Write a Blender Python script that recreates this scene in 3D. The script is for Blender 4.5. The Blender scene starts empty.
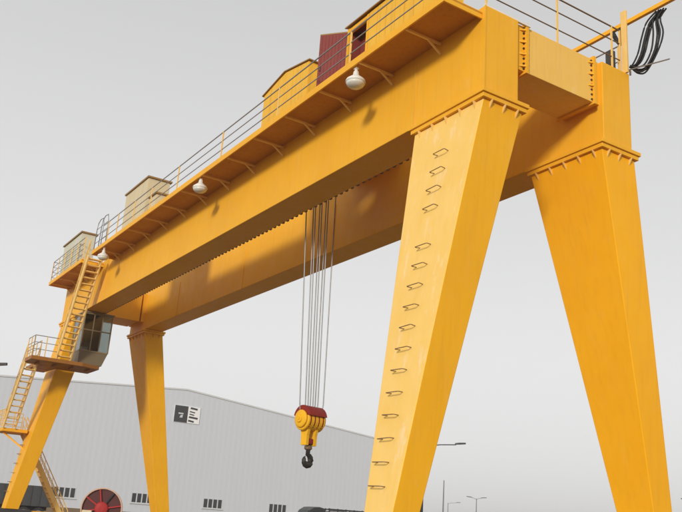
import bpy, math, random
from mathutils import Vector, Matrix
random.seed(7)
scene = bpy.context.scene
COL = scene.collection

# ------------------------------------------------------------------ camera
cam_d = bpy.data.cameras.new('Camera')
cam_o = bpy.data.objects.new('Camera', cam_d)
COL.objects.link(cam_o)
scene.camera = cam_o
CAM = Vector((15.33, -13.51, 1.70))
yaw, pit, rol = 1.0197, 0.3024, 0.0720
fw = Vector((-math.sin(yaw) * math.cos(pit), math.cos(yaw) * math.cos(pit), math.sin(pit)))
rt = Vector((math.cos(yaw), math.sin(yaw), 0))
up = rt.cross(fw)
rt2 = rt * math.cos(rol) + up * math.sin(rol)
up2 = up * math.cos(rol) - rt * math.sin(rol)
cam_o.matrix_world = Matrix(((rt2.x, up2.x, -fw.x, CAM.x), (rt2.y, up2.y, -fw.y, CAM.y),
                             (rt2.z, up2.z, -fw.z, CAM.z), (0, 0, 0, 1)))
cam_d.sensor_width = 36.0
cam_d.lens = 845.5 / 682 * 36.0
cam_d.clip_start = 0.1
cam_d.clip_end = 5000

# ------------------------------------------------------------------ sky, sun, exposure
SUN_TO = Vector((0.80, -1.0, 0.35)).normalized()          # direction towards the sun
elev = math.asin(SUN_TO.z)
world = bpy.data.worlds.new('World')
scene.world = world
world.use_nodes = True
wn, wl = world.node_tree.nodes, world.node_tree.links
wn.clear()
w_out = wn.new('ShaderNodeOutputWorld')
w_bg = wn.new('ShaderNodeBackground')
w_sky = wn.new('ShaderNodeTexSky')
w_sky.sky_type = 'NISHITA'
w_sky.sun_disc = False
w_sky.sun_elevation = elev
w_sky.sun_rotation = math.atan2(SUN_TO.x, SUN_TO.y)
w_sky.dust_density = 6.0
w_hs = wn.new('ShaderNodeHueSaturation')
w_hs.inputs['Saturation'].default_value = 0.25
w_mix = wn.new('ShaderNodeMix')
w_mix.data_type = 'RGBA'
w_mix.inputs['Factor'].default_value = 0.90               # thick even haze layer over the clear sky
w_tc = wn.new('ShaderNodeTexCoord')
w_sep = wn.new('ShaderNodeSeparateXYZ')
w_rmp = wn.new('ShaderNodeFloatCurve')                      # hazy overcast: brightest a little above the horizon, dimmer overhead
cv = w_rmp.mapping.curves[0]
cv.points[0].location = (0.0, 0.71)
cv.points[1].location = (1.0, 0.56)
cv.points.new(0.13, 0.86)
cv.points.new(0.35, 0.78)
cv.points.new(0.62, 0.645)
w_rmp.mapping.update()
w_scl = wn.new('ShaderNodeMath')
w_scl.operation = 'MULTIPLY'
w_scl.inputs[1].default_value = 10.0
w_cmb = wn.new('ShaderNodeCombineXYZ')
wl.new(w_tc.outputs['Generated'], w_sep.inputs['Vector'])
wl.new(w_sep.outputs['Z'], w_rmp.inputs['Value'])
wl.new(w_rmp.outputs['Value'], w_scl.inputs[0])
for ch in 'XYZ':
    wl.new(w_scl.outputs[0], w_cmb.inputs[ch])
wl.new(w_cmb.outputs['Vector'], w_mix.inputs['B'])
wl.new(w_sky.outputs['Color'], w_hs.inputs['Color'])
wl.new(w_hs.outputs['Color'], w_mix.inputs['A'])
wl.new(w_mix.outputs['Result'], w_bg.inputs['Color'])
w_bg.inputs['Strength'].default_value = 0.10
wl.new(w_bg.outputs['Background'], w_out.inputs['Surface'])

sun_d = bpy.data.lights.new('Sun', 'SUN')
sun_d.energy = 2.5
sun_d.angle = math.radians(8.5)
sun_d.color = (1.0, 0.93, 0.82)
sun_o = bpy.data.objects.new('Sun', sun_d)
COL.objects.link(sun_o)
sun_o.location = (30, -30, 40)
sun_o.rotation_euler = (-SUN_TO).to_track_quat('-Z', 'Y').to_euler()

scene.view_settings.view_transform = 'Standard'
scene.view_settings.look = 'None'
scene.view_settings.gamma = 1.0
scene.view_settings.exposure = 0.0
scene.view_settings.use_curve_mapping = False
scene.cycles.max_bounces = 8
scene.cycles.volume_bounces = 1

# ------------------------------------------------------------------ materials
MATS = {}


def nd(t, kind, **kw):
    n = t.nodes.new(kind)
    for k, v in kw.items():
        n.inputs[k].default_value = v
    return n


def plain(name, col, rough=0.6, metal=0.0, var=0.10, scale=3.0, bump=0.02, spec=0.4, **extra):
    """surface with a little uneven colour and fine relief"""
    m = bpy.data.materials.new(name)
    m.use_nodes = True
    t = m.node_tree
    b = t.nodes['Principled BSDF']
    geo = t.nodes.new('ShaderNodeNewGeometry')
    n1 = nd(t, 'ShaderNodeTexNoise', Scale=scale, Detail=6.0, Roughness=0.6)
    t.links.new(geo.outputs['Position'], n1.inputs['Vector'])
    mx = t.nodes.new('ShaderNodeMix')
    mx.data_type = 'RGBA'
    mx.inputs['A'].default_value = tuple(c * (1 - var) for c in col) + (1,)
    mx.inputs['B'].default_value = tuple(min(1, c * (1 + var)) for c in col) + (1,)
    t.links.new(n1.outputs['Fac'], mx.inputs['Factor'])
    t.links.new(mx.outputs['Result'], b.inputs['Base Color'])
    b.inputs['Roughness'].default_value = rough
    b.inputs['Metallic'].default_value = metal
    b.inputs['Specular IOR Level'].default_value = spec
    for k, v in extra.items():
        b.inputs[k.replace('_', ' ')].default_value = v
    if bump:
        bp = nd(t, 'ShaderNodeBump', Strength=bump * 10, Distance=0.02)
        n2 = nd(t, 'ShaderNodeTexNoise', Scale=scale * 9, Detail=4.0)
        t.links.new(geo.outputs['Position'], n2.inputs['Vector'])
        t.links.new(n2.outputs['Fac'], bp.inputs['Height'])
        t.links.new(bp.outputs['Normal'], b.inputs['Normal'])
    MATS[name] = m
    return m


def paint(name, col, fade=0.0, dirt=0.35, rust=0.0, rough=0.48):
    """weathered crane enamel: blotches, vertical rain streaks, chalky fading, specks of rust, buckled plate"""
    m = bpy.data.materials.new(name)
    m.use_nodes = True
    t = m.node_tree
    L = t.links.new
    b = t.nodes['Principled BSDF']
    geo = t.nodes.new('ShaderNodeNewGeometry')

    def mapped(sx, sy, sz):
        mp = t.nodes.new('ShaderNodeMapping')
        mp.inputs['Scale'].default_value = (sx, sy, sz)
        L(geo.outputs['Position'], mp.inputs['Vector'])
        return mp.outputs['Vector']

    def noise(vec, scale, detail=5.0, rough_=0.6):
        n = nd(t, 'ShaderNodeTexNoise', Scale=scale, Detail=detail, Roughness=rough_)
        L(vec, n.inputs['Vector'])
        return n.outputs['Fac']

    def ramp(fac, lo, hi, a=0.0, bb=1.0):
        r = t.nodes.new('ShaderNodeMapRange')
        r.inputs['From Min'].default_value = lo
        r.inputs['From Max'].default_value = hi
        r.inputs['To Min'].default_value = a
        r.inputs['To Max'].default_value = bb
        L(fac, r.inputs['Value'])
        return r.outputs['Result']

    def mix(fac, a, bcol):
        x = t.nodes.new('ShaderNodeMix')
        x.data_type = 'RGBA'
        if isinstance(a, tuple):
            x.inputs['A'].default_value = a + (1,)
        else:
            L(a, x.inputs['A'])
        x.inputs['B'].default_value = bcol + (1,)
        L(fac, x.inputs['Factor'])
        return x.outputs['Result']
    one = mapped(1, 1, 1)
    c = mix(ramp(noise(one, 0.45), 0.35, 0.7, 0, 0.6), col, (col[0] * 0.90, col[1] * 0.84, col[2] * 0.7))
    c = mix(ramp(noise(mapped(7, 7, 0.45), 1.0), 0.50, 0.80, 0, dirt), c, (col[0] * 0.62, col[1] * 0.55, col[2] * 0.9 + .01))
    if fade:
        c = mix(ramp(noise(mapped(1.6, 1.6, 0.9), 1.1, 7.0, 0.65), 0.30, 0.72, fade * 0.35, fade), c,
                (0.90, 0.63, 0.22))
        c = mix(ramp(noise(mapped(3, 3, 0.6), 1.2, 7.0, 0.7), 0.56, 0.76, 0, fade * 0.8), c, (0.88, 0.80, 0.68))
    if rust:
        c = mix(ramp(noise(one, 9.0, 8.0, 0.7), 0.66, 0.72, 0, rust), c, (0.13, 0.05, 0.02))
    if rust:
        c = mix(ramp(noise(mapped(4.0, 4.0, 0.22), 1.3, 6.0, 0.75), 0.66, 0.82, 0, rust * 1.8), c, (col[0] * .45, col[1] * .32, col[2] * .5 + .008))
        c = mix(ramp(noise(one, 2.6, 9.0, 0.75), 0.70, 0.78, 0, rust * 1.4), c, (col[0] * .55, col[1] * .40, col[2] * .5 + .01))
    L(c, b.inputs['Base Color'])
    L(ramp(noise(one, 2.2), 0.3, 0.7, rough - 0.08, rough + 0.14), b.inputs['Roughness'])
    b.inputs['Specular IOR Level'].default_value = 0.16
    bp = nd(t, 'ShaderNodeBump', Strength=0.35, Distance=0.05)
    L(noise(mapped(1, 1, 0.8), 0.8, 2.0), bp.inputs['Height'])
    bp2 = nd(t, 'ShaderNodeBump', Strength=0.10, Distance=0.01)
    L(noise(one, 28.0), bp2.inputs['Height'])
    L(bp.outputs['Normal'], bp2.inputs['Normal'])
    L(bp2.outputs['Normal'], b.inputs['Normal'])
    MATS[name] = m
    return m


YEL = (0.86, 0.43, 0.012)
paint('yellow', YEL, rust=0.30, dirt=0.22, fade=0.10)
paint('yellow_beam', (0.84, 0.50, 0.09), rust=0.25, dirt=0.3, fade=0.28)
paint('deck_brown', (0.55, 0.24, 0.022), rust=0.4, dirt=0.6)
paint('yellow_leg', (0.87, 0.43, 0.006), rust=0.3, dirt=0.22, fade=0.06)
paint('yellow_bright', (0.94, 0.45, 0.004), rust=0.25, dirt=0.22, fade=0.05)
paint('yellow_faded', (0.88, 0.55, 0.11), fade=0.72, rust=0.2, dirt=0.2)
paint('yellow_pale', (0.80, 0.52, 0.16), fade=0.45, rust=0.2)
paint('yellow_house', (0.82, 0.47, 0.045), rust=0.15, dirt=0.5)
paint('cream', (0.62, 0.55, 0.38), fade=0.1, dirt=0.4)
paint('pale_green', (0.60, 0.60, 0.50), fade=0.0, dirt=0.3)
paint('red_sheet', (0.22, 0.045, 0.04), dirt=0.4)
paint('red_paint', (0.24, 0.024, 0.016), dirt=0.4)
paint('reel_red', (0.38, 0.03, 0.03), dirt=0.5, rust=0.4)
paint('hook_yellow', (0.82, 0.45, 0.02), rust=0.45, dirt=0.55)
plain('galv', (0.30, 0.31, 0.33), 0.45, 0.5)
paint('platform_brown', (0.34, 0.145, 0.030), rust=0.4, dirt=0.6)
plain('rung_steel', (0.24, 0.15, 0.07), 0.6)
plain('rod_dark', (0.16, 0.10, 0.05), 0.6)
plain('bolt_dark', (0.05, 0.035, 0.025), 0.6)
plain('rubber', (0.022, 0.022, 0.024), 0.7)
plain('rope', (0.27, 0.27, 0.275), 0.5, 0.4)
plain('hook_steel', (0.035, 0.030, 0.027), 0.5, 0.3)
plain('lamp_white', (0.72, 0.71, 0.66), 0.4)
plain('lamp_glass', (0.66, 0.66, 0.62), 0.25)
plain('cab_frame', (0.24, 0.18, 0.10), 0.5)
plain('cab_panel', (0.17, 0.13, 0.075), 0.5)
plain('cab_inside', (0.07, 0.05, 0.035), 0.8)
plain('dark_trim', (0.30, 0.18, 0.06), 0.6)
plain('steel_dark', (0.045, 0.045, 0.048), 0.55)
plain('vehicle_dark', (0.055, 0.058, 0.062), 0.4)
plain('vehicle_light', (0.42, 0.42, 0.41), 0.4)
plain('tyre', (0.02, 0.02, 0.02), 0.8)
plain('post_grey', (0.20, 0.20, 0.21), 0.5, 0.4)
plain('post_dark', (0.05, 0.05, 0.055), 0.5)
plain('sign_white', (0.80, 0.80, 0.80), 0.5)
plain('sign_dark', (0.045, 0.048, 0.052), 0.5)
plain('window_frame', (0.55, 0.56, 0.58), 0.5)
plain('pane_dark', (0.035, 0.04, 0.045), 0.12, spec=0.5, bump=0.0)
plain('reel_rim', (0.55, 0.36, 0.26), 0.5)
plain('reel_cable', (0.075, 0.012, 0.012), 0.6)
plain('roof_sheet', (0.58, 0.59, 0.60), 0.5)
plain('rail_steel', (0.12, 0.09, 0.07), 0.5, 0.6)
plain('concrete', (0.19, 0.135, 0.085), 0.9, var=0.25, scale=0.35)

# glass of the operator's cab
g = bpy.data.materials.new('cab_glass')
g.use_nodes = True
gb = g.node_tree.nodes['Principled BSDF']
gn = nd(g.node_tree, 'ShaderNodeTexNoise', Scale=2.0)
gm = g.node_tree.nodes.new('ShaderNodeMapRange')
gm.inputs['To Min'].default_value = 0.02
gm.inputs['To Max'].default_value = 0.10
g.node_tree.links.new(gn.outputs['Fac'], gm.inputs['Value'])
g.node_tree.links.new(gm.outputs['Result'], gb.inputs['Roughness'])
gb.inputs['Base Color'].default_value = (0.62, 0.68, 0.66, 1)
gb.inputs['Transmission Weight'].default_value = 1.0
gb.inputs['IOR'].default_value = 1.45
MATS['cab_glass'] = g

# profiled wall sheet of the hall
m = bpy.data.materials.new('wall_sheet')
m.use_nodes = True
t = m.node_tree
b = t.nodes['Principled BSDF']
geo = t.nodes.new('ShaderNodeNewGeometry')
mp = t.nodes.new('ShaderNodeMapping')
mp.inputs['Scale'].default_value = (1, 1, 0.12)
t.links.new(geo.outputs['Position'], mp.inputs['Vector'])
nz = nd(t, 'ShaderNodeTexNoise', Scale=0.35, Detail=6.0)
t.links.new(mp.outputs['Vector'], nz.inputs['Vector'])
mx = t.nodes.new('ShaderNodeMix')
mx.data_type = 'RGBA'
mx.inputs['A'].default_value = (0.55, 0.58, 0.63, 1)
mx.inputs['B'].default_value = (0.58, 0.61, 0.66, 1)
t.links.new(nz.outputs['Fac'], mx.inputs['Factor'])
t.links.new(mx.outputs['Result'], b.inputs['Base Color'])
b.inputs['Roughness'].default_value = 0.55
wv = nd(t, 'ShaderNodeTexWave', Scale=0.42)
wv.bands_direction = 'Y'
t.links.new(geo.outputs['Position'], wv.inputs['Vector'])
bp = nd(t, 'ShaderNodeBump', Strength=0.13, Distance=0.05)
t.links.new(wv.outputs['Fac'], bp.inputs['Height'])
t.links.new(bp.outputs['Normal'], b.inputs['Normal'])
MATS['wall_sheet'] = m


# ------------------------------------------------------------------ mesh helpers
class MB:
    def __init__(s):
        s.v, s.f = [], []

    def add(s, vs, fs):
        o = len(s.v)
        s.v += [tuple(v) for v in vs]
        s.f += [tuple(i + o for i in f) for f in fs]
        return s

    def box(s, x0, x1, y0, y1, z0, z1):
        vs = [(x0, y0, z0), (x1, y0, z0), (x1, y1, z0), (x0, y1, z0), (x0, y0, z1), (x1, y0, z1), (x1, y1, z1), (x0, y1, z1)]
        return s.add(vs, [(0, 3, 2, 1), (4, 5, 6, 7), (0, 1, 5, 4), (1, 2, 6, 5), (2, 3, 7, 6), (3, 0, 4, 7)])

    def hexa(s, bot, top):
        """bot, top: four corners each, counter-clockwise seen from above"""
        return s.add(list(bot) + list(top), [(0, 3, 2, 1), (4, 5, 6, 7), (0, 1, 5, 4), (1, 2, 6, 5), (2, 3, 7, 6), (3, 0, 4, 7)])

    def beam(s, a, b, w, h, upv=(0, 0, 1)):
        a, b = Vector(a), Vector(b)
        d = (b - a).normalized()
        sd = d.cross(Vector(upv))
        if sd.length < 1e-4:
            sd = d.cross(Vector((1, 0, 0)))
        sd.normalize()
        u = sd.cross(d)
        q = [(-1, -1), (1, -1), (1, 1), (-1, 1)]
        A = [a + sd * (i * w / 2) + u * (j * h / 2) for i, j in q]
        B = [b + sd * (i * w / 2) + u * (j * h / 2) for i, j in q]
        return s.add(A + B, [(0, 1, 2, 3), (7, 6, 5, 4), (0, 4, 5, 1), (1, 5, 6, 2), (2, 6, 7, 3), (3, 7, 4, 0)])

    def tube(s, pts, r, n=8, cap=True):
        pts = [Vector(p) for p in pts]
        rings = []
        for i, p in enumerate(pts):
            d = (pts[min(i + 1, len(pts) - 1)] - pts[max(i - 1, 0)]).normalized()
            ref = Vector((0, 0, 1)) if abs(d.z) < 0.9 else Vector((0.3, 1, 0))
            a = d.cross(ref).normalized()
            b_ = a.cross(d)
            rr = r[i] if isinstance(r, (list, tuple)) else r
            rings.append([p + (a * math.cos(k * 2 * math.pi / n) + b_ * math.sin(k * 2 * math.pi / n)) * rr for k in range(n)])
        vs = [v for rg in rings for v in rg]
        fs = []
        for i in range(len(pts) - 1):
            for k in range(n):
                k2 = (k + 1) % n
                fs.append((i * n + k, (i + 1) * n + k, (i + 1) * n + k2, i * n + k2))
        if cap:
            fs.append(tuple(range(n)))
            fs.append(tuple(reversed(range((len(pts) - 1) * n, len(pts) * n))))
        return s.add(vs, fs)

    def lathe(s, prof, n=20, axis='z', c=(0, 0, 0), ring=False):
        """prof: (radius, height) list from the top down"""
        vs, fs = [], []
        for r, h in prof:
            for k in range(n):
                a = k * 2 * math.pi / n
                p = (r * math.cos(a), r * math.sin(a), h)
                if axis == 'x':
                    p = (h, r * math.cos(a), r * math.sin(a))
                elif axis == 'y':
                    p = (r * math.sin(a), h, r * math.cos(a))
                vs.append((p[0] + c[0], p[1] + c[1], p[2] + c[2]))
        for i in range(len(prof) - 1):
            for k in range(n):
                k2 = (k + 1) % n
                fs.append((i * n + k, (i + 1) * n + k, (i + 1) * n + k2, i * n + k2))
        if ring:
            o = (len(prof) - 1) * n
            for k in range(n):
                k2 = (k + 1) % n
                fs.append((o + k, k, k2, o + k2))
        else:
            fs.append(tuple(range(n)))
            fs.append(tuple(reversed(range((len(prof) - 1) * n, len(prof) * n))))
        return s.add(vs, fs)

    def prism(s, poly, y0, y1, plane='xz'):
        """poly in (a, b) extruded along the third axis"""
        n = len(poly)

        def P(a, b_, c):
            return {'xz': (a, c, b_), 'yz': (c, a, b_), 'xy': (a, b_, c)}[plane]
        vs = [P(a, b_, y0) for a, b_ in poly] + [P(a, b_, y1) for a, b_ in poly]
        fs = [tuple(range(n)), tuple(reversed(range(n, 2 * n)))]
        for k in range(n):
            k2 = (k + 1) % n
            fs.append((k, k + n, k2 + n, k2))
        return s.add(vs, fs)

    def mesh(s, name, mat, smooth=False):
        me = bpy.data.meshes.new(name)
        me.from_pydata(s.v, [], s.f)
        import bmesh
        bm = bmesh.new()
        bm.from_mesh(me)
        bmesh.ops.recalc_face_normals(bm, faces=bm.faces)
        bm.to_mesh(me)
        bm.free()
        me.materials.append(MATS[mat])
        if smooth:
            for p in me.polygons:
                p.use_smooth = True
        return me


def link(name, me, parent=None, loc=None, rot=None, world=True):
    o = bpy.data.objects.new(name, me)
    COL.objects.link(o)
    if loc is not None:
        o.location = loc
    if rot is not None:
        o.rotation_euler = rot
    if parent is not None:
        o.parent = parent
        if world and parent.parent is None:
            o.matrix_parent_inverse = parent.matrix_basis.inverted()
    return o


def part(name, mb, mat, parent=None, bevel=0.0, smooth=False, loc=None, rot=None, world=True):
    o = link(name, mb.mesh(name, mat, smooth), parent, loc, rot, world)
    if bevel:
        md = o.modifiers.new('edge', 'BEVEL')
        md.width = bevel
        md.segments = 2
        md.limit_method = 'ANGLE'
        md.angle_limit = math.radians(40)
    return o


def thing(name, loc, label, cat, group=None, rz=0.0):
    o = bpy.data.objects.new(name, None)
    COL.objects.link(o)
    o.location = loc
    o.rotation_euler = (0, 0, rz)
    o['label'] = label
    o['category'] = cat
    if group:
        o['group'] = group
    return o


def structure(o):
    o['kind'] = 'structure'
    return o


# ------------------------------------------------------------------ the setting
gm_ = MB().box(-700, 500, -500, 700, -0.3, 0.0)
structure(part('ground', gm_, 'concrete'))

# --- crane sizes
H, T = 12.93, 15.53            # underside and top of the girders
W, GAP = 1.24, 3.45
YA, YB = 0.0, W + GAP          # near side of the two girders
LEN = 41.5
YE = YB + W

# crane rails in the ground, one under each pair of legs
for i, xr in enumerate((-1.2, -40.3)):
    r = MB().prism([(-0.07, 0.004), (0.07, 0.004), (0.07, 0.03), (0.012, 0.05), (0.012, 0.11), (0.037, 0.12), (0.037, 0.15), (-0.037, 0.15),
                    (-0.037, 0.12), (-0.012, 0.11), (-0.012, 0.05), (-0.07, 0.03)], -60, 70)
    structure(part('crane_rail', r, 'rail_steel', loc=(xr, 0, 0)))

# ------------------------------------------------------------------ the crane
crane = thing('gantry_crane', (-20.75, 2.97, 0), 'huge yellow double-girder gantry crane spanning the yard', 'crane')

# girders
for k, y0 in enumerate((YA, YB)):
    gd = part('girder', MB().box(-LEN, 0, y0, y0 + W, H, T), 'yellow', crane, bevel=0.02)
    if k == 0:
        gd['label'] = 'near girder carrying the walkway'
        seam_x = (-3.08, -33.5)
    else:
        gd['label'] = 'far girder behind the hoisting ropes'
        seam_x = (-5.2, -6.0, -15.0, -24.0, -33.0)
    sm = MB().box(-0.025, 0.025, -0.022, 0.0, H - 0.0 + 0.01, T - 0.42).mesh('plate_seam', 'yellow_house' if k == 0 else 'yellow')
    for x in seam_x:
        link('plate_seam', sm, gd, (x, y0, 0))
    # corner beads where web and end plate are welded
    bead = MB().box(-0.012, 0.03, -0.03, 0.012, H + 0.01, T - 0.01)
    if k == 0:
        part('corner_bead', bead, 'yellow', gd, loc=(0, y0, 0))
    # trolley rail on top
    part('trolley_rail', MB().box(-LEN + .3, -.3, y0 + W / 2 - .04, y0 + W / 2 + .04, T, T + .12), 'rail_steel', gd)
    if k == 1:
        part('inner_kerb', MB().box(-LEN + .3, -1.7, y0 + .02, y0 + .10, T, T + .30), 'yellow', gd)
    # small lugs along the inner bottom edge
    if k == 0:
        lug = MB().box(-0.06, 0.06, 0.0, 0.085, 0.0, 0.09).mesh('lug', 'rod_dark')
        x = -4.0
        while x > -37:
            link('lug', lug, gd, (x, y0 + W, H + 0.006))
            x -= 0.36

# end beams with bolted joints
bolt_me = MB().lathe([(0.028, 0.0), (0.028, 0.05)], 6, 'x').mesh('bolt', 'bolt_dark')
for side in (0, 1):
    if side == 0:
        x0, x1, z0, z1 = -1.55, -0.14, 14.10, 15.56
    else:
        x0, x1, z0, z1 = -41.3, -38.9, 13.45, 15.4
    eb = part('end_beam', MB().box(x0, x1, YA + W + 0.46, YB - 0.30, z0, z1), 'yellow_beam' if side == 0 else 'yellow', crane, bevel=0.012)
    st1 = part('stub', MB().box(x0 + .01, x1 - .01, YA + W, YA + W + 0.36, z0 + .01, z1 - .02), 'yellow', eb)
    st2 = part('stub', MB().box(x0 + .01, x1 - .01, YB - 0.20, YB, z0 + .01, z1 - .02), 'yellow', eb)
    if side == 0:
        for ya, yb in ((YA + W + 0.36, YA + W + 0.405), (YA + W + 0.415, YA + W + 0.46), (YB - 0.30, YB - 0.255), (YB - 0.245, YB - 0.20)):
            part('joint_flange', MB().box(x0 - .06, x1 + .09, ya, yb, z0 - .07, z1 + .07), 'yellow', eb)
        for yc in (YA + W + 0.33, YA + W + 0.50, YB - 0.34, YB - 0.17):
            for q in range(9):
                link('bolt', bolt_me, eb, (x1 - 0.015, yc, z0 + 0.08 + q * (z1 - z0 - 0.16) / 8))
        gus = MB().prism([(0, 0), (0.10, 0), (0, -0.0), (0, 0.16)], -0.012, 0.012, 'xz')
        gp = MB().add([(0, 0, 0), (0.10, 0, 0), (0, -0.20, 0), (0, 0, 0.05), (0.10, 0, 0.05), (0, -0.20, 0.05)],
                      [(0, 2, 1), (3, 4, 5), (0, 1, 4, 3), (1, 2, 5, 4), (2, 0, 3, 5)]).mesh('gusset', 'yellow')
        for q in range(4):
            zz = z0 + 0.12 + q * (z1 - z0 - 0.3) / 3
            link('gusset', gp, eb, (x1 - 0.012, YA + W + 0.36, zz))
            if q:
                link('gusset', gp, eb, (x1 - 0.012, YB - .30, zz))


# legs
def leg(xt, yt, xb, yb, mat, zb=1.2, rungs=None, label=None, faded=False):
    """xt, yt: ranges at the top; xb, yb: ranges at the bottom"""
    zt = H - 0.26
    bot = [(xb[0], yb[0], zb), (xb[1], yb[0], zb), (xb[1], yb[1], zb), (xb[0], yb[1], zb)]
    top = [(xt[0], yt[0], zt), (xt[1], yt[0], zt), (xt[1], yt[1], zt), (xt[0], yt[1], zt)]
    lg = part('leg', MB().hexa(bot, top), mat, crane, bevel=0.02)
    if label:
        lg['label'] = label
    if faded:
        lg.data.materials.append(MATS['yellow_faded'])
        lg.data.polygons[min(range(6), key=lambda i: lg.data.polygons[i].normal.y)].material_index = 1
    # head plates
    fx0, fx1, fy0, fy1 = xt[0] - .14, xt[1] + .14, yt[0] - .14, yt[1] + .14
    part('head_plate', MB().box(fx0, fx1, fy0, fy1, H - 0.13, H - 0.012), 'yellow', lg, bevel=0.01)
    part('head_plate', MB().box(fx0 + .05, fx1 - .05, fy0 + .05, fy1 - .05, zt - 0.002, H - 0.134), 'yellow', lg, bevel=0.01)
    # gussets under the plate
    ky = (yb[0] - yt[0]) / (zt - zb)
    kx = (xb[1] - xt[1]) / (zt - zb)
    hh = 0.26
    gy = MB().add([(-.015, 0.02, 0), (-.015, -.125, 0), (-.015, 0.02 + ky * hh, -hh), (.015, 0.02, 0), (.015, -.125, 0), (.015, 0.02 + ky * hh, -hh)],
                  [(0, 1, 2), (3, 5, 4), (0, 3, 4, 1), (1, 4, 5, 2), (2, 5, 3, 0)]).mesh('gusset', 'yellow_pale')
    gx = MB().add([(-0.02, -.015, 0), (.125, -.015, 0), (-.02 + kx * hh, -.015, -hh), (-0.02, .015, 0), (.125, .015, 0), (-.02 + kx * hh, .015, -hh)],
                  [(0, 1, 2), (3, 5, 4), (0, 3, 4, 1), (1, 4, 5, 2), (2, 5, 3, 0)]).mesh('gusset', 'yellow_pale')
    n = 5
    for i in range(n):
        link('gusset', gy, lg, (xt[0] + (i + .5) / n * (xt[1] - xt[0]), yt[0], zt - .004))
    for i in range(3):
        link('gusset', gx, lg, (xt[1], yt[0] + (i + .5) / 3 * (yt[1] - yt[0]), zt - .004))
    # ladder staples
    if rungs:
        xr, zs = rungs
        w, d, r = 0.25, 0.14, 0.013
        st = MB().tube([(-w + .03, 0.03, 0), (-w, -d, 0.0), (-w + .02, -d - .02, 0), (w - .02, -d - .02, 0), (w, -d, 0.0), (w - .03, 0.03, 0)], r, 6).mesh('rung', 'rung_steel')
        for z in zs:
            y = yt[0] + (zt - z) * ky
            o = link('rung', st, lg, (xr + random.uniform(-.015, .015), y, z), (random.uniform(-.06, .06), random.uniform(-.03, .03), random.uniform(-.03, .03)))
    return lg


rz = [11.47 - i * 0.56 for i in range(17)]
rz.pop(4)
leg((-3.0, 0.0), (0.0, 1.40), (-1.72, -0.72), (-1.97, -1.25), 'yellow_leg', rungs=(-1.38, rz), label='pale leg with ladder rungs', faded=True)
leg((-2.95, -0.06), (4.67, 6.10), (-1.58, -0.50), (7.13, 7.86), 'yellow_bright')
leg((-LEN, -38.4), (0.0, 1.31), (-40.8, -39.8), (-1.85, -1.05), 'yellow_leg', zb=1.0, rungs=(-40.6, [2.0 + .56 * i for i in range(6)]))
leg((-LEN, -38.4), (4.69, 5.96), (-40.8, -39.8), (7.70, 8.62), 'yellow_leg', zb=1.0)

# end carriages with wheels on the rails
for (xc, y0, y1, zt) in ((-1.2, -2.9, -0.4, 1.2), (-1.2, 6.3, 8.8, 1.2), (-40.3, -2.9, -.2, 1.0), (-40.3, 6.8, 9.5, 1.0)):
    ec = part('end_carriage', MB().prism([(y0, .35), (y1, .35), (y1 + .15, .5), (y1 - .1, zt - .01), (y0 + .1, zt - .01), (y0 - .15, .5)], xc - .42, xc + .42, 'yz'),
              'steel_dark', crane, bevel=.02)
    for yw in (y0 + .35, y1 - .35):
        part('wheel', MB().lathe([(.2, -.12), (.36, -.10), (.36, -.06), (.32, -.05), (.32, .05), (.36, .06), (.36, .10), (.2, .12)], 20, 'x', (0, 0, 0)),
             'rail_steel', ec, loc=(xc, yw, .475))
    part('buffer', MB().lathe([(.1, -.25), (.1, 0)], 12, 'y'), 'rubber', ec, loc=(xc, y0 - .10, .6))
for x in (-1.2, -40.3):
    part('sill_beam', MB().box(x - .3, x + .3, -0.45, 6.85, .45, .95), 'yellow', crane, bevel=.02)

# walkway along the near girder
WZ0, WZ1 = 15.15, 15.36
WOUT = -1.36


def walkway(xa, xb, name='walkway'):
    """deck on the near side from xa to xb (xa < xb)"""
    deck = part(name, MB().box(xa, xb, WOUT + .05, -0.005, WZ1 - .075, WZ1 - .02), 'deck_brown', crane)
    part('edge_channel', MB().box(xa, xb, WOUT - .005, WOUT + .05, WZ0, WZ1 + .03), 'yellow', deck, bevel=.006)
    part('end_channel', MB().box(xb - .05, xb - .002, WOUT + .05, -0.01, WZ0, WZ1), 'yellow', deck)
    part('end_channel', MB().box(xa + .002, xa + .05, WOUT + .05, -0.01, WZ0, WZ1), 'yellow', deck)
    return deck


wk = walkway(-31.6, -0.12)
bk = MB().beam((0, WOUT + .06, WZ0 + .03), (0, -.02, WZ0 + .03), .07, .06).beam((0, -.5, WZ0 + .02), (0, -.01, WZ0 - .30), .06, .05).mesh('bracket', 'yellow_pale')
x = -1.9
while x > -31:
    link('bracket', bk, wk, (x, 0, 0))
    x -= 2.37
wk2 = walkway(-41.0, -33.6)
for x in (-34.6, -36.6, -38.6, -40.4):
    link('bracket', bk, wk2, (x, 0, 0))


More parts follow.
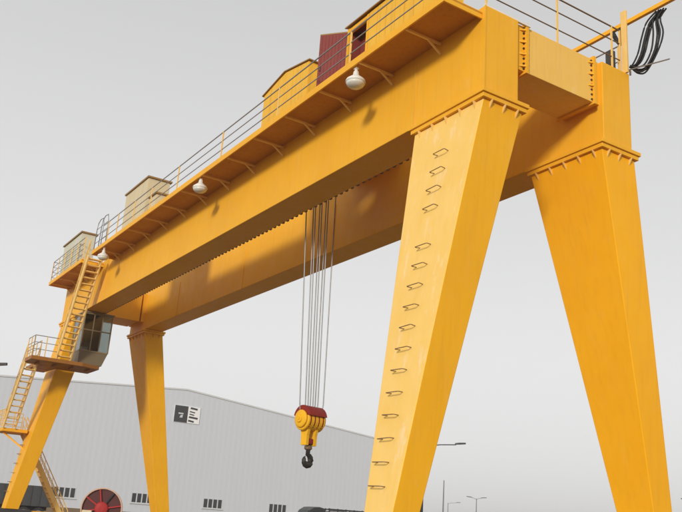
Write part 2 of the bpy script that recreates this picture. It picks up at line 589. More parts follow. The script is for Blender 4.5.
def railing(pts, z, heights, spacing, name='railing', post_r=.024, rail_r=.019, top_r=.024, posts=None, postmat='yellow_pale', railmat='galv', parent=None):
    """rails through the points, upright posts at even steps"""
    par = parent or crane
    segs = [(Vector(pts[i]), Vector(pts[i + 1])) for i in range(len(pts) - 1)]
    root = None
    for i, hgt in enumerate(heights):
        mb = MB().tube([(p[0], p[1], p[2] + hgt) for p in [Vector(q) + Vector((0, 0, z)) for q in pts]], top_r if i == len(heights) - 1 else rail_r, 8)
        if root is None:
            root = part(name, mb, railmat, par)
            tgt = root
        else:
            part('rail', mb, railmat, tgt)
    pm = MB().box(-post_r, post_r, -post_r, post_r, 0, heights[-1]).mesh('post', postmat)
    if posts is None:
        posts = []
        for a, b_ in segs:
            n = max(1, round((b_ - a).length / spacing))
            posts += [a.lerp(b_, k / n) for k in range(n + 1)]
    for q in posts:
        q = Vector(q)
        link('post', pm, root, (q.x, q.y, q.z + z))
    return root


yr = WOUT + .08
railing([(-30.2, yr, 0), (-0.2, yr, 0)], WZ1, (.42, .82, 1.22), 4.8, posts=[(x_, yr, 0) for x_ in (-0.25, -4.9, -9.65, -14.45, -19.15, -22.6, -25.0, -27.6, -29.2)])
# rounded hoop at the head of the stairs
hoop = MB()
for dx in (0, .85):
    hoop.tube([(-31.55 + dx, yr, WZ1), (-31.5 + dx, yr, WZ1 + 1.3), (-31.35 + dx, yr, WZ1 + 1.65), (-31.0 + dx, yr, WZ1 + 1.8), (-30.5 + dx, yr, WZ1 + 1.75), (-30.3 + dx, yr, WZ1 + 1.4), (-30.25 + dx, yr, WZ1)], .024)
for hz in (.45, .9, 1.3):
    hoop.tube([(-31.5, yr, WZ1 + hz), (-29.4, yr, WZ1 + hz)], .016)
part('stair_hoop', hoop, 'galv', crane, smooth=True)
railing([(-33.7, yr, 0), (-40.9, yr, 0), (-40.9, -.05, 0)], WZ1, (.35, .7, 1.05, 1.4), 1.45)
# rail across the near end between the girders
er = railing([(-0.2, -1.25, 0), (-0.2, 5.8, 0)], T, (.52, 1.12, 1.60), 2.8, posts=[(-.2, 0.2, 0), (-.2, 3.0, 0), (-.2, 5.4, 0), (-.2, 5.78, 0)], railmat='rod_dark')
# small kerb strips on the near end
part('end_kerb', MB().box(-.10, -.03, 0.02, 1.75, T, T + .07), 'lamp_white', crane)
railing([(-41.2, YE - .1, 0), (-.3, YE - .1, 0)], T, (.55, 1.1), 4.5)

# festoon beam, post and hanging cables at the near end of the far girder
fb = part('festoon_beam', MB().box(-41.0, 4.2, 5.85, 5.97, 17.29, 17.43), 'yellow', crane, bevel=.01)
for x in (-8.0, -16.0, -24.0, -32.0, -40.5):
    part('bracket_post', MB().box(x - .06, x + .06, 5.86, 5.92, T, 17.285), 'yellow', fb)
part('bracket_post', MB().box(-.13, .07, 5.76, 5.845, T + .004, 17.75), 'yellow_pale', fb, bevel=.01)
part('stay_rod', MB().tube([(-.02, 5.95, 15.70), (1.45, 5.95, 15.42)], .022, 8), 'galv', fb)
part('hook_ring', MB().tube([(0.0, 5.93, 15.70), (.03, 5.95, 15.62), (.02, 5.96, 15.5)], .03, 8), 'rod_dark', fb)
for j in range(5):
    o = .045 * j + .02 * math.sin(j * 2.3)
    l1 = [(1.15 + o, 17.28), (.92 + o, 17.03), (.90 + o * 1.5, 16.51), (.80 + o, 16.01), (.54, 15.66 - o), (.24, 15.70 - o), (.02, 15.85 - o * .5)]
    l2 = [(1.05 + o, 17.28), (.68 + o, 17.06), (.48 + o, 16.63), (.32 + o, 16.15), (.12 + o, 15.86), (-.02, 15.80)]
    for l in (l1, l2):
        # smooth the path
        P_ = [Vector((a, 5.98 + .035 * ((j * 2) % 5), b_)) for a, b_ in l]
        out = []
        for i in range(len(P_) - 1):
            p0, p1, p2, p3 = P_[max(i - 1, 0)], P_[i], P_[i + 1], P_[min(i + 2, len(P_) - 1)]
            for q in range(5):
                tt = q / 5
                out.append(0.5 * ((2 * p1) + (p2 - p0) * tt + (2 * p0 - 5 * p1 + 4 * p2 - p3) * tt * tt + (3 * p1 - p0 - 3 * p2 + p3) * tt ** 3))
        out.append(P_[-1])
        part('festoon_cable', MB().tube(out, .027, 6), 'rubber', fb, smooth=True)
part('cable_clamp', MB().tube([(-.55, 5.9, 17.26), (-.42, 5.9, 16.95), (-.30, 5.9, 16.7), (-.22, 5.9, 16.95), (-.25, 5.9, 17.26)], .07, 8), 'rubber', fb, smooth=True)
part('junction_box', MB().box(-.62, -.40, 5.60, 5.80, T + .25, T + .95), 'steel_dark', fb)


# stairs
def flight(a, b_, along, w0, w1, n, mat='yellow', rail_side=(0, 1), rail_h=.95, nb=4):
    """a, b_: (run coordinate, z) of lower and upper end; along: 'x' or 'y'; w0, w1: range across"""
    def P(r, w, z):
        return (r, w, z) if along == 'x' else (w, r, z)
    (r0, z0), (r1, z1) = a, b_
    s1 = part('staircase', MB().beam(P(r0, w0, z0), P(r1, w0, z1), .07, .30), mat, crane)
    part('stringer', MB().beam(P(r0, w1, z0), P(r1, w1, z1), .07, .30), mat, s1)
    run = abs(r1 - r0) / n
    dep = max(.27, run * 1.0)
    if along == 'x':
        tm = MB().box(-dep / 2, dep / 2, w0 + .03, w1 - .03, -.03, .03)
    else:
        tm = MB().box(w0 + .03, w1 - .03, -dep / 2, dep / 2, -.03, .03)
    tm = tm.mesh('tread', mat)
    for i in range(n):
        f = (i + .5) / n
        r, z = r0 + (r1 - r0) * f, z0 + (z1 - z0) * f
        link('tread', tm, s1, (r, 0, z) if along == 'x' else (0, r, z))
    for k in rail_side:
        w = (w0 - .02, w1 + .02)[k]
        part('hand_rail', MB().tube([P(r0, w, z0 + .1), P(r0, w, z0 + rail_h), P(r1, w, z1 + rail_h), P(r1, w, z1 + .1)], .030, 8), 'yellow_pale', s1)
        part('hand_rail', MB().tube([P(r0, w, z0 + rail_h * .5), P(r1, w, z1 + rail_h * .5)], .022, 8), 'yellow_pale', s1)
        for i in range(1, nb):
            f = i / nb
            q = P(r0 + (r1 - r0) * f, w, z0 + (z1 - z0) * f)
            part('baluster', MB().tube([q, (q[0], q[1], q[2] + rail_h)], .018, 6), 'yellow_pale', s1)
    return s1


PZ = 9.62
flight((-35.85, PZ + .05), (-32.35, WZ1 - .05), 'x', -1.30, -.50, 17, mat='yellow_pale', nb=6)
flight((-40.15, 5.75), (-37.15, PZ - .05), 'x', -2.72, -2.02, 11, mat='yellow_pale')
flight((2.45, 0.12), (-1.05, 5.68), 'y', -42.55, -41.8, 18, mat='yellow_pale', nb=11)

# cab platform and lower landing
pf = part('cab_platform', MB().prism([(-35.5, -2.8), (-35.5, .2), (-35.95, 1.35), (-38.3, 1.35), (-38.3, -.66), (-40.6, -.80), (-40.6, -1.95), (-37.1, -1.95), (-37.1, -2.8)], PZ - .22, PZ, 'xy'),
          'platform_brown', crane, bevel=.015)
for yy in (-2.2, -1.2, -.2, .8):
    part('joist', MB().box(-37.0, -36.1, yy - .04, yy + .04, PZ - .34, PZ - .225), 'platform_brown', pf)
railing([(-37.1, -2.74, 0), (-35.56, -2.74, 0), (-35.56, -1.36, 0)], PZ, (.4, .8, 1.2), .75)
railing([(-37.2, -1.98, 0), (-40.5, -1.98, 0)], PZ, (.4, .8, 1.2), 1.1)
lf = part('stair_landing', MB().prism([(-40.1, -2.75), (-40.1, -1.25), (-41.75, -1.1), (-42.6, -1.1), (-42.6, -2.75)], 5.50, 5.70, 'xy'), 'yellow', crane, bevel=.01)
part('landing_strut', MB().beam((-41.0, -2.5, 5.48), (-40.3, -1.2, 4.5), .1, .1), 'yellow', lf)
railing([(-40.15, -2.70, 0), (-42.55, -2.70, 0), (-42.55, -1.15, 0)], 5.70, (.3, .6, .9, 1.15), .6, railmat='yellow_pale')

# operator's cab under the near girder
CX0, CX1, CY0, CY1, CZ0, CZ1 = -38.15, -36.0, 0.0, 1.78, PZ + .02, 12.80
cab = part('operator_cab', MB().prism([(CY0 + .02, CZ0), (CY1 - .30, CZ0), (CY1 - .02, CZ0 + .8), (CY0 + .02, CZ0 + .8)], CX0 + .02, CX1 - .02, 'yz'), 'cab_panel', crane, bevel=.02)
part('roof', MB().box(CX0 - .06, CX1 + .06, CY0 - .06, CY1 + .06, CZ1, CZ1 + .09), 'cab_frame', cab, bevel=.01)
fr = []
zb_ = CZ0 + .8
for (x, y) in ((CX0, CY0), (CX1, CY0), (CX0, CY1), (CX1, CY1)):
    sx, sy = (.0 if x == CX0 else -.07), (.0 if y == CY0 else -.07)
    part('corner_post', MB().box(x + sx, x + sx + .07, y + sy, y + sy + .07, zb_, CZ1), 'cab_frame', cab)
# mullions on the +X face and on the near face
for yy in (.62, 1.15):
    part('mullion', MB().box(CX1 - .05, CX1 - .004, yy - .03, yy + .03, zb_ + .05, CZ1 - .06), 'cab_frame', cab)
for zz in (zb_ + .025, zb_ + 1.30, CZ1 - .04):
    part('transom', MB().box(CX1 - .055, CX1 + .004, CY0 + .071, CY1 - .071, zz - .035, zz + .035), 'cab_frame', cab)
    part('transom', MB().box(CX0 + .071, CX1 - .071, CY0 + .004, CY0 + .05, zz - .035, zz + .035), 'cab_frame', cab)
part('mullion', MB().box(-37.10, -37.02, CY0 + .006, CY0 + .05, zb_ + .06, CZ1 - .07), 'cab_frame', cab)
for (ya, yb) in ((CY0 + .071, .59), (.65, 1.12), (1.18, CY1 - .071)):
    for (za, zc) in ((zb_ + .061, zb_ + 1.264), (zb_ + 1.336, CZ1 - .076)):
        part('pane', MB().box(CX1 - .036, CX1 - .024, ya, yb, za, zc), 'cab_glass', cab)
for (xa, xb) in ((CX0 + .071, -37.10), (-37.02, CX1 - .071)):
    for (za, zc) in ((zb_ + .061, zb_ + 1.264), (zb_ + 1.336, CZ1 - .076)):
        part('pane', MB().box(xa, xb, CY0 + .02, CY0 + .032, za, zc), 'cab_glass', cab)
for (za, zc) in ((zb_ + .061, CZ1 - .076),):
    part('pane', MB().box(CX0 + .071, CX1 - .071, CY1 - .04, CY1 - .028, za, zc), 'cab_glass', cab)
part('rear_wall', MB().box(CX0 + .01, CX0 + .06, CY0 + .071, CY1 - .071, zb_, CZ1), 'cab_inside', cab)
st = MB().box(-37.5, -36.95, .55, 1.1, zb_ - .35, zb_ + .10).box(-37.62, -37.5, .55, 1.1, zb_ - .1, zb_ + .85)
part('seat', st, 'cab_inside', cab, bevel=.04)
part('control_desk', MB().box(-36.55, -36.2, .15, .55, zb_ - .3, zb_ + .28), 'vehicle_light', cab, bevel=.03)
hg = MB()
for (x, y) in ((-37.9, .25), (-36.3, .25), (-37.9, 1.0), (-36.3, 1.0)):
    hg.box(x - .05, x + .05, y - .05, y + .05, CZ1 + .092, H - .001)
part('hanger', hg, 'cab_frame', cab)

# ------------------------------------------------------------------ houses on top of the girders
def panels(parent, x0, x1, y, z0, z1, n, mat, top=None):
    """vertical wall sheets standing proud of the core, each a piece"""
    for i in range(n):
        xa, xb = x0 + (x1 - x0) * i / n + .012, x0 + (x1 - x0) * (i + 1) / n - .012
        za, zb = (z1, z1) if top is None else (top(xa), top(xb))
        part('wall_panel', MB().prism([(xa, z0), (xb, z0), (xb, zb - .03), (xa, za - .03)], y - .025, y - .001), mat, parent)


hh = thing('hoist_house', (-11.9, 2.8, T), 'yellow gabled sheet-metal hoist house left of the open red door', 'shed')
xa, xb, xm, ze, zr = -13.75, -10.05, -12.0, 18.40, 18.74
part('wall', MB().prism([(xa, T + .2), (xb, T + .2), (xb, ze), (xm, zr), (xa, ze)], 0.06, 5.7), 'yellow_house', hh)
panels(hh, xa, xb, 0.06, T + .2, ze, 6, 'yellow_house', top=lambda x_: ze + (zr - ze) * (1 - abs(x_ - xm) / (xm - xa if x_ < xm else xb - xm)))
part('roof', MB().prism([(xa - .10, ze - .01), (xm, zr + .012), (xm, zr + .05), (xa - .10, ze + .03)], -.02, 5.78), 'dark_trim', hh)
part('roof', MB().prism([(xb + .10, ze - .01), (xb + .10, ze + .03), (xm + .002, zr + .05), (xm + .002, zr + .012)], -.02, 5.78), 'dark_trim', hh)
wh = MB().box(-13.5, -10.3, W / 2 - .15, W / 2 + .15, T + .125, T + .198).box(-13.5, -10.3, YB + W / 2 - .15, YB + W / 2 + .15, T + .125, T + .198)
part('trolley_frame', wh, 'steel_dark', hh)

mh = thing('machine_house', (-4.6, .6, T), 'large yellow machine house with dark doorway and open red door', 'shed')
xa, xb, zt0, zt1 = -7.35, -2.4, 18.42, 18.62
dx0, dx1, dzt = -7.20, -6.10, 18.22
# shell made of four walls so that the doorway is a real hole
part('wall', MB().box(dx1, xb, 0.06, 0.16, T + .13, zt0), 'yellow_house', mh)
part('wall', MB().box(xa, dx0, 0.06, 0.16, T + .13, zt0), 'yellow_house', mh)
part('wall', MB().box(dx0 + .001, dx1 - .001, 0.062, 0.158, dzt, zt0 - .001), 'yellow_house', mh)
part('wall', MB().box(xa, xa + .1, .161, 1.1, T + .13, zt0), 'yellow_house', mh)
part('wall', MB().box(xb - .1, xb, .161, 1.1, T + .13, zt0), 'yellow_house', mh)
part('wall', MB().box(xa, xb, 1.101, 1.2, T + .13, zt0), 'yellow_house', mh)
part('partition', MB().box(xa + .11, xb - .11, .55, .6, T + .13, zt0 - .01), 'red_sheet', mh)
part('lining', MB().box(xa + .101, xa + .12, .162, .548, T + .13, zt0 - .01), 'red_sheet', mh)
part('ceiling', MB().box(xa + .121, xb - .12, .162, .548, zt0 - .05, zt0 - .012), 'red_sheet', mh)
for gx_ in (xa + .01, xb - .09):
    part('gable', MB().prism([(.07, zt0 + .001), (1.19, zt0 + .001), (.62, zt1 - .004)], gx_, gx_ + .08, 'yz'), 'yellow_house', mh)
panels(mh, dx1 + .12, xb, 0.06, T + .13, zt0, 7, 'yellow_house')
part('door_frame', MB().box(dx0 - .13, dx0, .02, .058, T + .13, zt0 - .05).box(dx1, dx1 + .11, .02, .058, T + .13, zt0 - .05).box(dx0 + .001, dx1 - .001, .022, .057, dzt, dzt + .12), 'yellow', mh)
part('roof', MB().prism([(-.06, zt0 + .003), (.62, zt1), (.62, zt1 + .045), (-.06, zt0 + .045)], xa - .06, xb + .1, 'yz'), 'dark_trim', mh)
part('roof', MB().prism([(.623, zt1), (1.28, zt0 + .003), (1.28, zt0 + .06), (.623, zt1 + .06)], xa - .06, xb + .1, 'yz'), 'dark_trim', mh)
dl = part('door', MB().box(-1.0, 0, -.02, .02, 0, 2.55), 'red_sheet', mh, loc=(dx0 - .10, -.01, 15.67), rot=(0, 0, math.radians(40)))
dl['label'] = 'dark red door leaf swung open'
rib = MB()
for q in range(8):
    rib.box(-.93 + q * .125, -.90 + q * .125, -.035, -.021, .06, 2.49)
part('door_rib', rib, 'red_sheet', dl, world=False)
part('door_edge', MB().box(-1.0, 0, -.03, .03, 2.551, 2.60), 'dark_trim', dl, world=False)
part('handle', MB().box(-.93, -.89, -.07, -.036, 1.1, 1.3), 'steel_dark', dl, world=False)


def cabinet(name, label, x0, x1, y0, y1, z0, z1, mat, n):
    r = thing(name, ((x0 + x1) / 2, (y0 + y1) / 2, z0), label, 'cabin')
    part('wall', MB().box(x0, x1, y0, y1, z0 + .004, z1), mat, r)
    panels(r, x0, x1, y0, z0 + .03, z1, n, mat)
    part('roof', MB().box(x0 - .1, x1 + .1, y0 - .1, y1 + .1, z1 + .003, z1 + .09), 'dark_trim', r)
    return r


cabinet('control_cabin', 'cream control cabin with dark flat roof beside the walkway', -31.0, -27.3, -.02, 1.2, T, 18.95, 'cream', 5)
cabinet('electrical_cabinet', 'pale electrical cabinet behind the railing at the far end above the stairs', -39.2, -35.2, -1.15, -.3, WZ1, 17.45, 'pale_green', 5)
b2 = cabinet('cable_box', 'small cream box right of the control cabin on the girder', -26.6, -25.6, -.02, 1.0, T, 17.5, 'cream', 2)


# ------------------------------------------------------------------ floodlights under the walkway
def floodlight(x, z, label):
    r = thing('floodlight', (x, -1.22, z), label, 'floodlight', 'white floodlights hung under the walkway')
    part('shade', MB().lathe([(.045, .40), (.05, .30), (.085, .26), (.10, .14), (.19, .06), (.29, -.02), (.315, -.08), (.31, -.12)], 24, 'z'), 'lamp_white', r, smooth=True, world=False)
    part('diffuser', MB().lathe([(.30, -.122), (.27, -.20), (.18, -.27), (.06, -.30)], 24, 'z'), 'lamp_glass', r, smooth=True, world=False)
    part('stem', MB().tube([(0, 0, .40), (0, 0, WZ0 - z)], .022, 8).box(-.07, .07, -.05, .05, WZ0 - z - .06, WZ0 - z - .002), 'lamp_white', r, world=False)
    return r


floodlight(-4.55, 14.74, 'white bell-shaped floodlight beneath the red door')
floodlight(-16.45, 14.80, 'white floodlight halfway along the walkway edge')
floodlight(-29.6, 14.72, 'white floodlight nearest the stairs at the far end of the walkway')

# ------------------------------------------------------------------ hook block
HX, HY = -12.85, 2.97
hk = thing('hook_block', (HX, HY, 3.45), 'yellow and dark red hook block hanging from eight ropes', 'hook', rz=math.radians(12))
B0 = 5.28 - 3.45                       # height of the sheave axle above the hook tip
# cowl: a red half-round cap over a yellow drum
cow = []
for i in range(25):
    a = math.radians(12 + 156 * i / 24)
    cow.append((.47 * math.cos(a), B0 + .50 * math.sin(a)))
part('cowl', MB().prism(cow, -.45, .45), 'red_paint', hk, bevel=.012, world=False)
part('drum_housing', MB().lathe([(.37, -.44), (.40, -.41), (.40, .41), (.37, .44)], 32, 'y'), 'hook_yellow', hk, loc=(0, 0, B0 - .05), bevel=.01, world=False)
for ys in (-1, 1):
    dk = part('sheave_cover', MB().lathe([(.10, -.14), (.14, -.14), (.16, -.09), (.28, -.075), (.33, -.05), (.33, 0.0)], 28, 'y'), 'hook_yellow', hk, bevel=.006,
              loc=(0, ys * .46, B0 - .02), rot=(0, 0, 0 if ys < 0 else math.pi), world=False)
    part('axle_nut', MB().lathe([(.06, -.165), (.06, -.142)], 6, 'y'), 'hook_yellow', dk, world=False)
for ys in (-1, 1):
    part('cheek_plate', MB().prism([(.24, B0 - .28), (-.24, B0 - .28), (-.16, B0 - .62), (-.15, B0 - .98), (.15, B0 - .98), (.16, B0 - .62)],
                                   ys * .20 - .07, ys * .20 + .07), 'hook_yellow', hk, bevel=.012, world=False)
for q in range(4):
    part('sheave', MB().lathe([(.2, -.03), (.408, -.025), (.408, .025), (.2, .03)], 24, 'y'), 'red_paint', hk, loc=(0, -.32 + .21 * q, B0 - .04), world=False)
part('crosshead', MB().box(-.13, .13, -.128, .128, B0 - .93, B0 - .72), 'red_paint', hk, bevel=.03, world=False)
# hook: shank and curl seen broadside
ang = [90, 60, 30, 0, -30, -60, -90, -120, -150, -180, -205, -225]
cz, R = .34, .185
pts = [(0, 0, B0 - .80), (0, 0, B0 - 1.05), (0.02, 0, cz + .42)]
rad = [.075, .075, .085]
for k, a in enumerate(ang):
    pts.append((R * math.cos(math.radians(a)) * 1.0, 0, cz + R * math.sin(math.radians(a)) - .02))
    rad.append([.085, .095, .11, .12, .125, .13, .125, .115, .10, .08, .055, .025][k])
part('hook', MB().tube(pts, rad, 12), 'hook_steel', hk, smooth=True, world=False, rot=(0, 0, math.radians(95)))
part('hook_collar', MB().lathe([(.13, B0 - .985), (.15, B0 - 1.02), (.15, B0 - 1.10), (.10, B0 - 1.14)], 16, 'z'), 'rod_dark', hk, world=False)
ztop = T + .20 - 3.45
for q in range(8):
    yb_ = -.56 + q * 1.12 / 7 if q not in (0, 7) else (-.60 if q == 0 else .60)
    yt_ = yb_ * 1.15 - .42
    xo = .16 if q % 2 else -.16
    part('rope', MB().tube([(xo * .9, yb_ * .72, B0 + .30), (xo * .9, yb_ * .80, B0 + .62), (xo, yt_, ztop)], .023, 6), 'rope', hk, world=False)

# ------------------------------------------------------------------ the hall in the background
WX, WY0 = -90.8, 15.36
fbld = thing('factory_hall', (WX - 30, WY0 + 10, 0), 'long pale grey factory hall with low gabled roof', 'building')
sL, sP, sR = -38.0, 14.0, 49.0


def roofz(s):
    return 16.72 - (0.099 * (s - sP) if s > sP else 0.068 * (sP - s))


prof = [(WY0 + sL, 0.002), (WY0 + sR, 0.002), (WY0 + sR, roofz(sR)), (WY0 + sP, roofz(sP)), (WY0 + sL, roofz(sL))]
part('wall', MB().prism(prof, WX - 70, WX, 'yz'), 'wall_sheet', fbld)
for (sa, sb) in ((sL - .6, sP), (sP, sR + .6)):
    part('roof', MB().prism([(WY0 + sa, roofz(sa) + .02), (WY0 + sb, roofz(sb) + .02), (WY0 + sb, roofz(sb) + .22), (WY0 + sa, roofz(sa) + .22)], WX - 70.1, WX + .08, 'yz'), 'roof_sheet', fbld)
part('plinth', MB().box(WX - .02, WX + .06, WY0 + sL + .01, WY0 + sR - .01, .003, .9), 'concrete', fbld)
for k in range(-3, 5):
    c = WY0 + k * 9.7
    wd = part('window', MB().box(WX - .05, WX + .02, c - 1.42, c + 1.42, 1.98, 3.26), 'window_frame', fbld)
    for q in range(4):
        a = c - 1.34 + q * .68
        part('pane', MB().box(WX - .04, WX + .032, a + .07, a + .58, 2.10, 3.17), 'pane_dark', wd)
    part('sill', MB().box(WX - .02, WX + .12, c - 1.5, c + 1.5, 1.90, 1.975), 'window_frame', wd)

sg = thing('wall_sign', (WX + .03, WY0 + 14.4, 12.4), 'square dark and white sign board high on the grey hall wall', 'sign')
s0 = WY0 + 12.55
part('board', MB().box(WX + .02, WX + .10, s0, s0 + 3.60, 12.50, 14.66), 'sign_white', sg)
part('dark_panel', MB().box(WX + .09, WX + .125, s0 + .01, s0 + 1.85, 12.52, 14.64), 'sign_dark', sg)
part('emblem', MB().box(WX + .12, WX + .135, s0 + .55, s0 + 1.25, 13.55, 13.72).prism([(s0 + .75, 13.1), (s0 + 1.15, 13.1), (s0 + 1.2, 13.5), (s0 + .9, 13.42)], WX + .12, WX + .136, 'yz'), 'window_frame', sg)
for (z_, a, c_, h_) in ((14.36, 2.15, 3.15, .24), (13.95, 2.1, 2.85, .14), (13.62, 2.1, 2.75, .14), (13.18, 2.05, 3.30, .24), (12.72, 2.0, 2.8, .22)):
    part('lettering_stroke', MB().prism([(s0 + a, z_), (s0 + c_, z_ - .10), (s0 + c_ + .05, z_ + h_ - .10), (s0 + a + .05, z_ + h_)], WX + .09, WX + .115, 'yz'), 'sign_dark', sg)

# ------------------------------------------------------------------ cable reel at the far legs
rl = thing('cable_reel', (-37.0, 3.12, 0), 'big dark red cable reel with spokes standing between the far legs', 'reel', rz=math.radians(-22))
RC = 1.38
for xr_ in (-.08, .30):
    part('rim', MB().lathe([(1.14, xr_), (1.21, xr_), (1.21, xr_ + .12), (1.14, xr_ + .12)], 40, 'x', ring=True), 'reel_rim', rl, loc=(0, 0, RC), world=False)
part('cable_winding', MB().lathe([(.3, -.02), (1.135, -.02), (1.135, .30), (.3, .30)], 40, 'x'), 'reel_cable', rl, loc=(-.02, 0, RC), world=False)
part('hub', MB().lathe([(.16, .52), (.34, .48), (.40, .40), (.40, .10)], 28, 'x'), 'reel_red', rl, loc=(0, 0, RC), bevel=.02, world=False)
for q in range(8):
    a = q * math.pi / 4 + .2
    part('spoke', MB().beam((.36, .35 * math.cos(a), .35 * math.sin(a)), (.36, 1.15 * math.cos(a), 1.15 * math.sin(a)), .08, .08, (1, 0, 0)), 'reel_red' if q % 4 != 1 else 'rubber', rl, loc=(0, 0, RC), world=False)
part('stand', MB().beam((-.35, -.75, 0.01), (-.35, -.02, RC + .1), .14, .14, (1, 0, 0)).beam((-.35, .75, 0.01), (-.35, .02, RC + .1), .14, .14, (1, 0, 0)).box(-.45, .5, -.9, .9, .005, .12), 'yellow', rl, world=False)
part('motor', MB().box(.42, .9, -1.05, -.5, .13, 1.25), 'cream', rl, bevel=.03, world=False)


# ------------------------------------------------------------------ parked vehicles in the background
def wheel(parent, loc, r=.5):
    w_ = part('wheel', MB().lathe([(.3 * r, -.16), (.62 * r, -.15), (r, -.13), (r, .13), (.62 * r, .15), (.3 * r, .16)], 20, 'y'), 'tyre', parent, loc=loc, world=False)
    part('wheel_rim', MB().lathe([(.12 * r, -.19), (.55 * r, -.165), (.55 * r, .165), (.12 * r, .19)], 16, 'y'), 'post_grey', w_, world=False)


# dark trailer behind the far left leg
tr = thing('parked_trailer', (-62, 2.6, 0), 'dark grey high-sided trailer parked behind the crane stairs', 'trailer', rz=math.radians(84))
part('body', MB().prism([(-6.2, 1.05), (3.75, 1.05), (3.75, 2.66), (3.6, 2.72), (-6.2, 2.72)], -1.2, 1.2), 'vehicle_dark', tr, bevel=.04, world=False)
for q in range(14):
    for ys in (-1, 1):
        part('side_rib', MB().box(-6.0 + q * .72, -5.88 + q * .72, ys * 1.2 - .05, ys * 1.2 + .05, 1.08, 2.68), 'steel_dark', tr, world=False)
part('chassis', MB().box(-6.0, 3.5, -.5, .5, .75, 1.04), 'steel_dark', tr, world=False)
for x in (-4.6, -3.4, 1.6, 2.8):
    for ys in (-1, 1):
        wheel(tr, (x, ys * 1.0, .5))

# flatbed truck right of the hook
tk = thing('stake_truck', (-60.5, 36.0, 0), 'dark truck with rounded cab and pale slatted bed below the hook', 'truck', rz=math.radians(90))
prof = [(-5.6, .55), (-3.2, .55), (-3.2, 2.55), (-3.4, 2.72), (-3.9, 2.82), (-4.5, 2.76), (-5.05, 2.45), (-5.45, 1.75), (-5.6, 1.35)]
part('cab', MB().prism(prof, -1.1, 1.1), 'vehicle_dark', tk, bevel=.08, smooth=False, world=False)
part('windscreen', MB().prism([(-5.50, 1.78), (-5.44, 1.78), (-5.04, 2.40), (-5.10, 2.42)], -.95, .95), 'pane_dark', tk, world=False)
for ys in (-1, 1):
    part('side_window', MB().prism([(-4.95, 1.6), (-3.7, 1.6), (-3.7, 2.35), (-4.65, 2.35)], ys * 1.105 - .012, ys * 1.105 + .012), 'pane_dark', tk, world=False)
part('bed', MB().box(-3.0, 3.2, -1.15, 1.15, .95, 1.15), 'steel_dark', tk, world=False)
for ys in (-1, 1):
    for z_ in (1.25, 1.6, 1.95, 2.3, 2.62):
        part('side_board', MB().box(-2.98, 3.18, ys * 1.13 - .02, ys * 1.13 + .02, z_, z_ + (.24 if z_ < 2.6 else .12)), 'vehicle_light' if z_ < 2.6 else 'vehicle_dark', tk, world=False)
    for q in range(7):
        part('stake', MB().box(-2.9 + q * .99, -2.78 + q * .99, ys * 1.17 - .025, ys * 1.17 + .025, 1.15, 2.78), 'vehicle_dark', tk, world=False)
part('chassis', MB().box(-5.0, 3.0, -.4, .4, .6, .93), 'steel_dark', tk, world=False)
for x in (-4.4, 1.0, 2.2):
    for ys in (-1, 1):
        wheel(tk, (x, ys * .95, .48), .48)


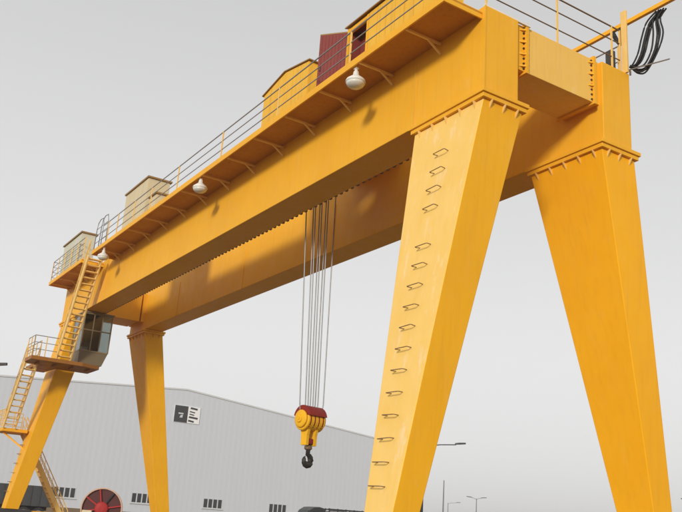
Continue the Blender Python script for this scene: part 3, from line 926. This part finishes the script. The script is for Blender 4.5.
# ------------------------------------------------------------------ street lamps
def street_lamp(base, dirs, h, arm, label, mat, pr=.10, head=1.0, group='street lamps in the yard'):
    r = thing('street_lamp', (base[0], base[1], 0), label, 'street lamp', group)
    part('pole', MB().tube([(0, 0, 0), (0, 0, h * .5), (0, 0, h - .05)], [pr, pr * .8, pr * .55], 10).box(-.25, .25, -.25, .25, 0.003, .08), mat, r, world=False)
    for d in dirs:
        d = Vector((d[0], d[1], 0)).normalized()
        e = d * arm
        part('arm', MB().tube([(0, 0, h - .25), (e.x * .5, e.y * .5, h + .02), (e.x, e.y, h + .12)], .045, 8), mat, r, world=False)
        s_ = Vector((-d.y, d.x, 0)) * .16 * head
        a, b_ = Vector((e.x, e.y, h + .12)) - d * .1, Vector((e.x, e.y, h + .22)) + d * .85 * head
        vs = []
        for p_, k, z_ in ((a, .6, .0), (a.lerp(b_, .4), 1.0, .02), (b_, .7, .0)):
            vs += [p_ - s_ * k, p_ + s_ * k, p_ + s_ * k * .6 + Vector((0, 0, .14 + z_)), p_ - s_ * k * .6 + Vector((0, 0, .14 + z_))]
        fs = [(0, 1, 2, 3), (11, 10, 9, 8)]
        for i in (0, 4):
            for k in range(4):
                k2 = (k + 1) % 4
                fs.append((i + k, i + 4 + k, i + 4 + k2, i + k2))
        part('lamp_head', MB().add(vs, fs), 'post_dark', r, world=False)
    return r


RV = (rt.x, rt.y)
street_lamp((-45.95, 34.28), [RV], 8.75, 2.9, 'dark street lamp half hidden behind the pale ladder leg', 'post_dark', .17)
street_lamp((-38.75, -6.05), [RV], 8.85, 1.9, 'street lamp at the left edge, only its head in view', 'post_dark')
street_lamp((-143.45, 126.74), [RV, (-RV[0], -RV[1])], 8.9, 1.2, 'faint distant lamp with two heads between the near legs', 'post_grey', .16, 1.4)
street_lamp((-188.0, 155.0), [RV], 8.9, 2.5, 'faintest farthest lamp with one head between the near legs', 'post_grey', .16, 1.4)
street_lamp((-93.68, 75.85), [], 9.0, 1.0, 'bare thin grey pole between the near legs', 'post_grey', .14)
street_lamp((-76.5, 115.9), [(-RV[0], -RV[1])], 8.8, 1.6, 'street lamp at the right edge beside the orange leg', 'post_dark', .12)

# ------------------------------------------------------------------ hazy air
hz = bpy.data.materials.new('haze_air')
hz.use_nodes = True
hz.node_tree.nodes.clear()
ho = hz.node_tree.nodes.new('ShaderNodeOutputMaterial')
hv = hz.node_tree.nodes.new('ShaderNodeVolumePrincipled')
hv.inputs['Color'].default_value = (0.93, 0.94, 0.95, 1)
hv.inputs['Density'].default_value = 0.00045
hv.inputs['Anisotropy'].default_value = 0.2
hz.node_tree.links.new(hv.outputs['Volume'], ho.inputs['Volume'])
MATS['haze_air'] = hz
hb = part('haze', MB().box(-720, 520, -520, 720, -1.5, 21.0), 'haze_air')
hb['kind'] = 'stuff'
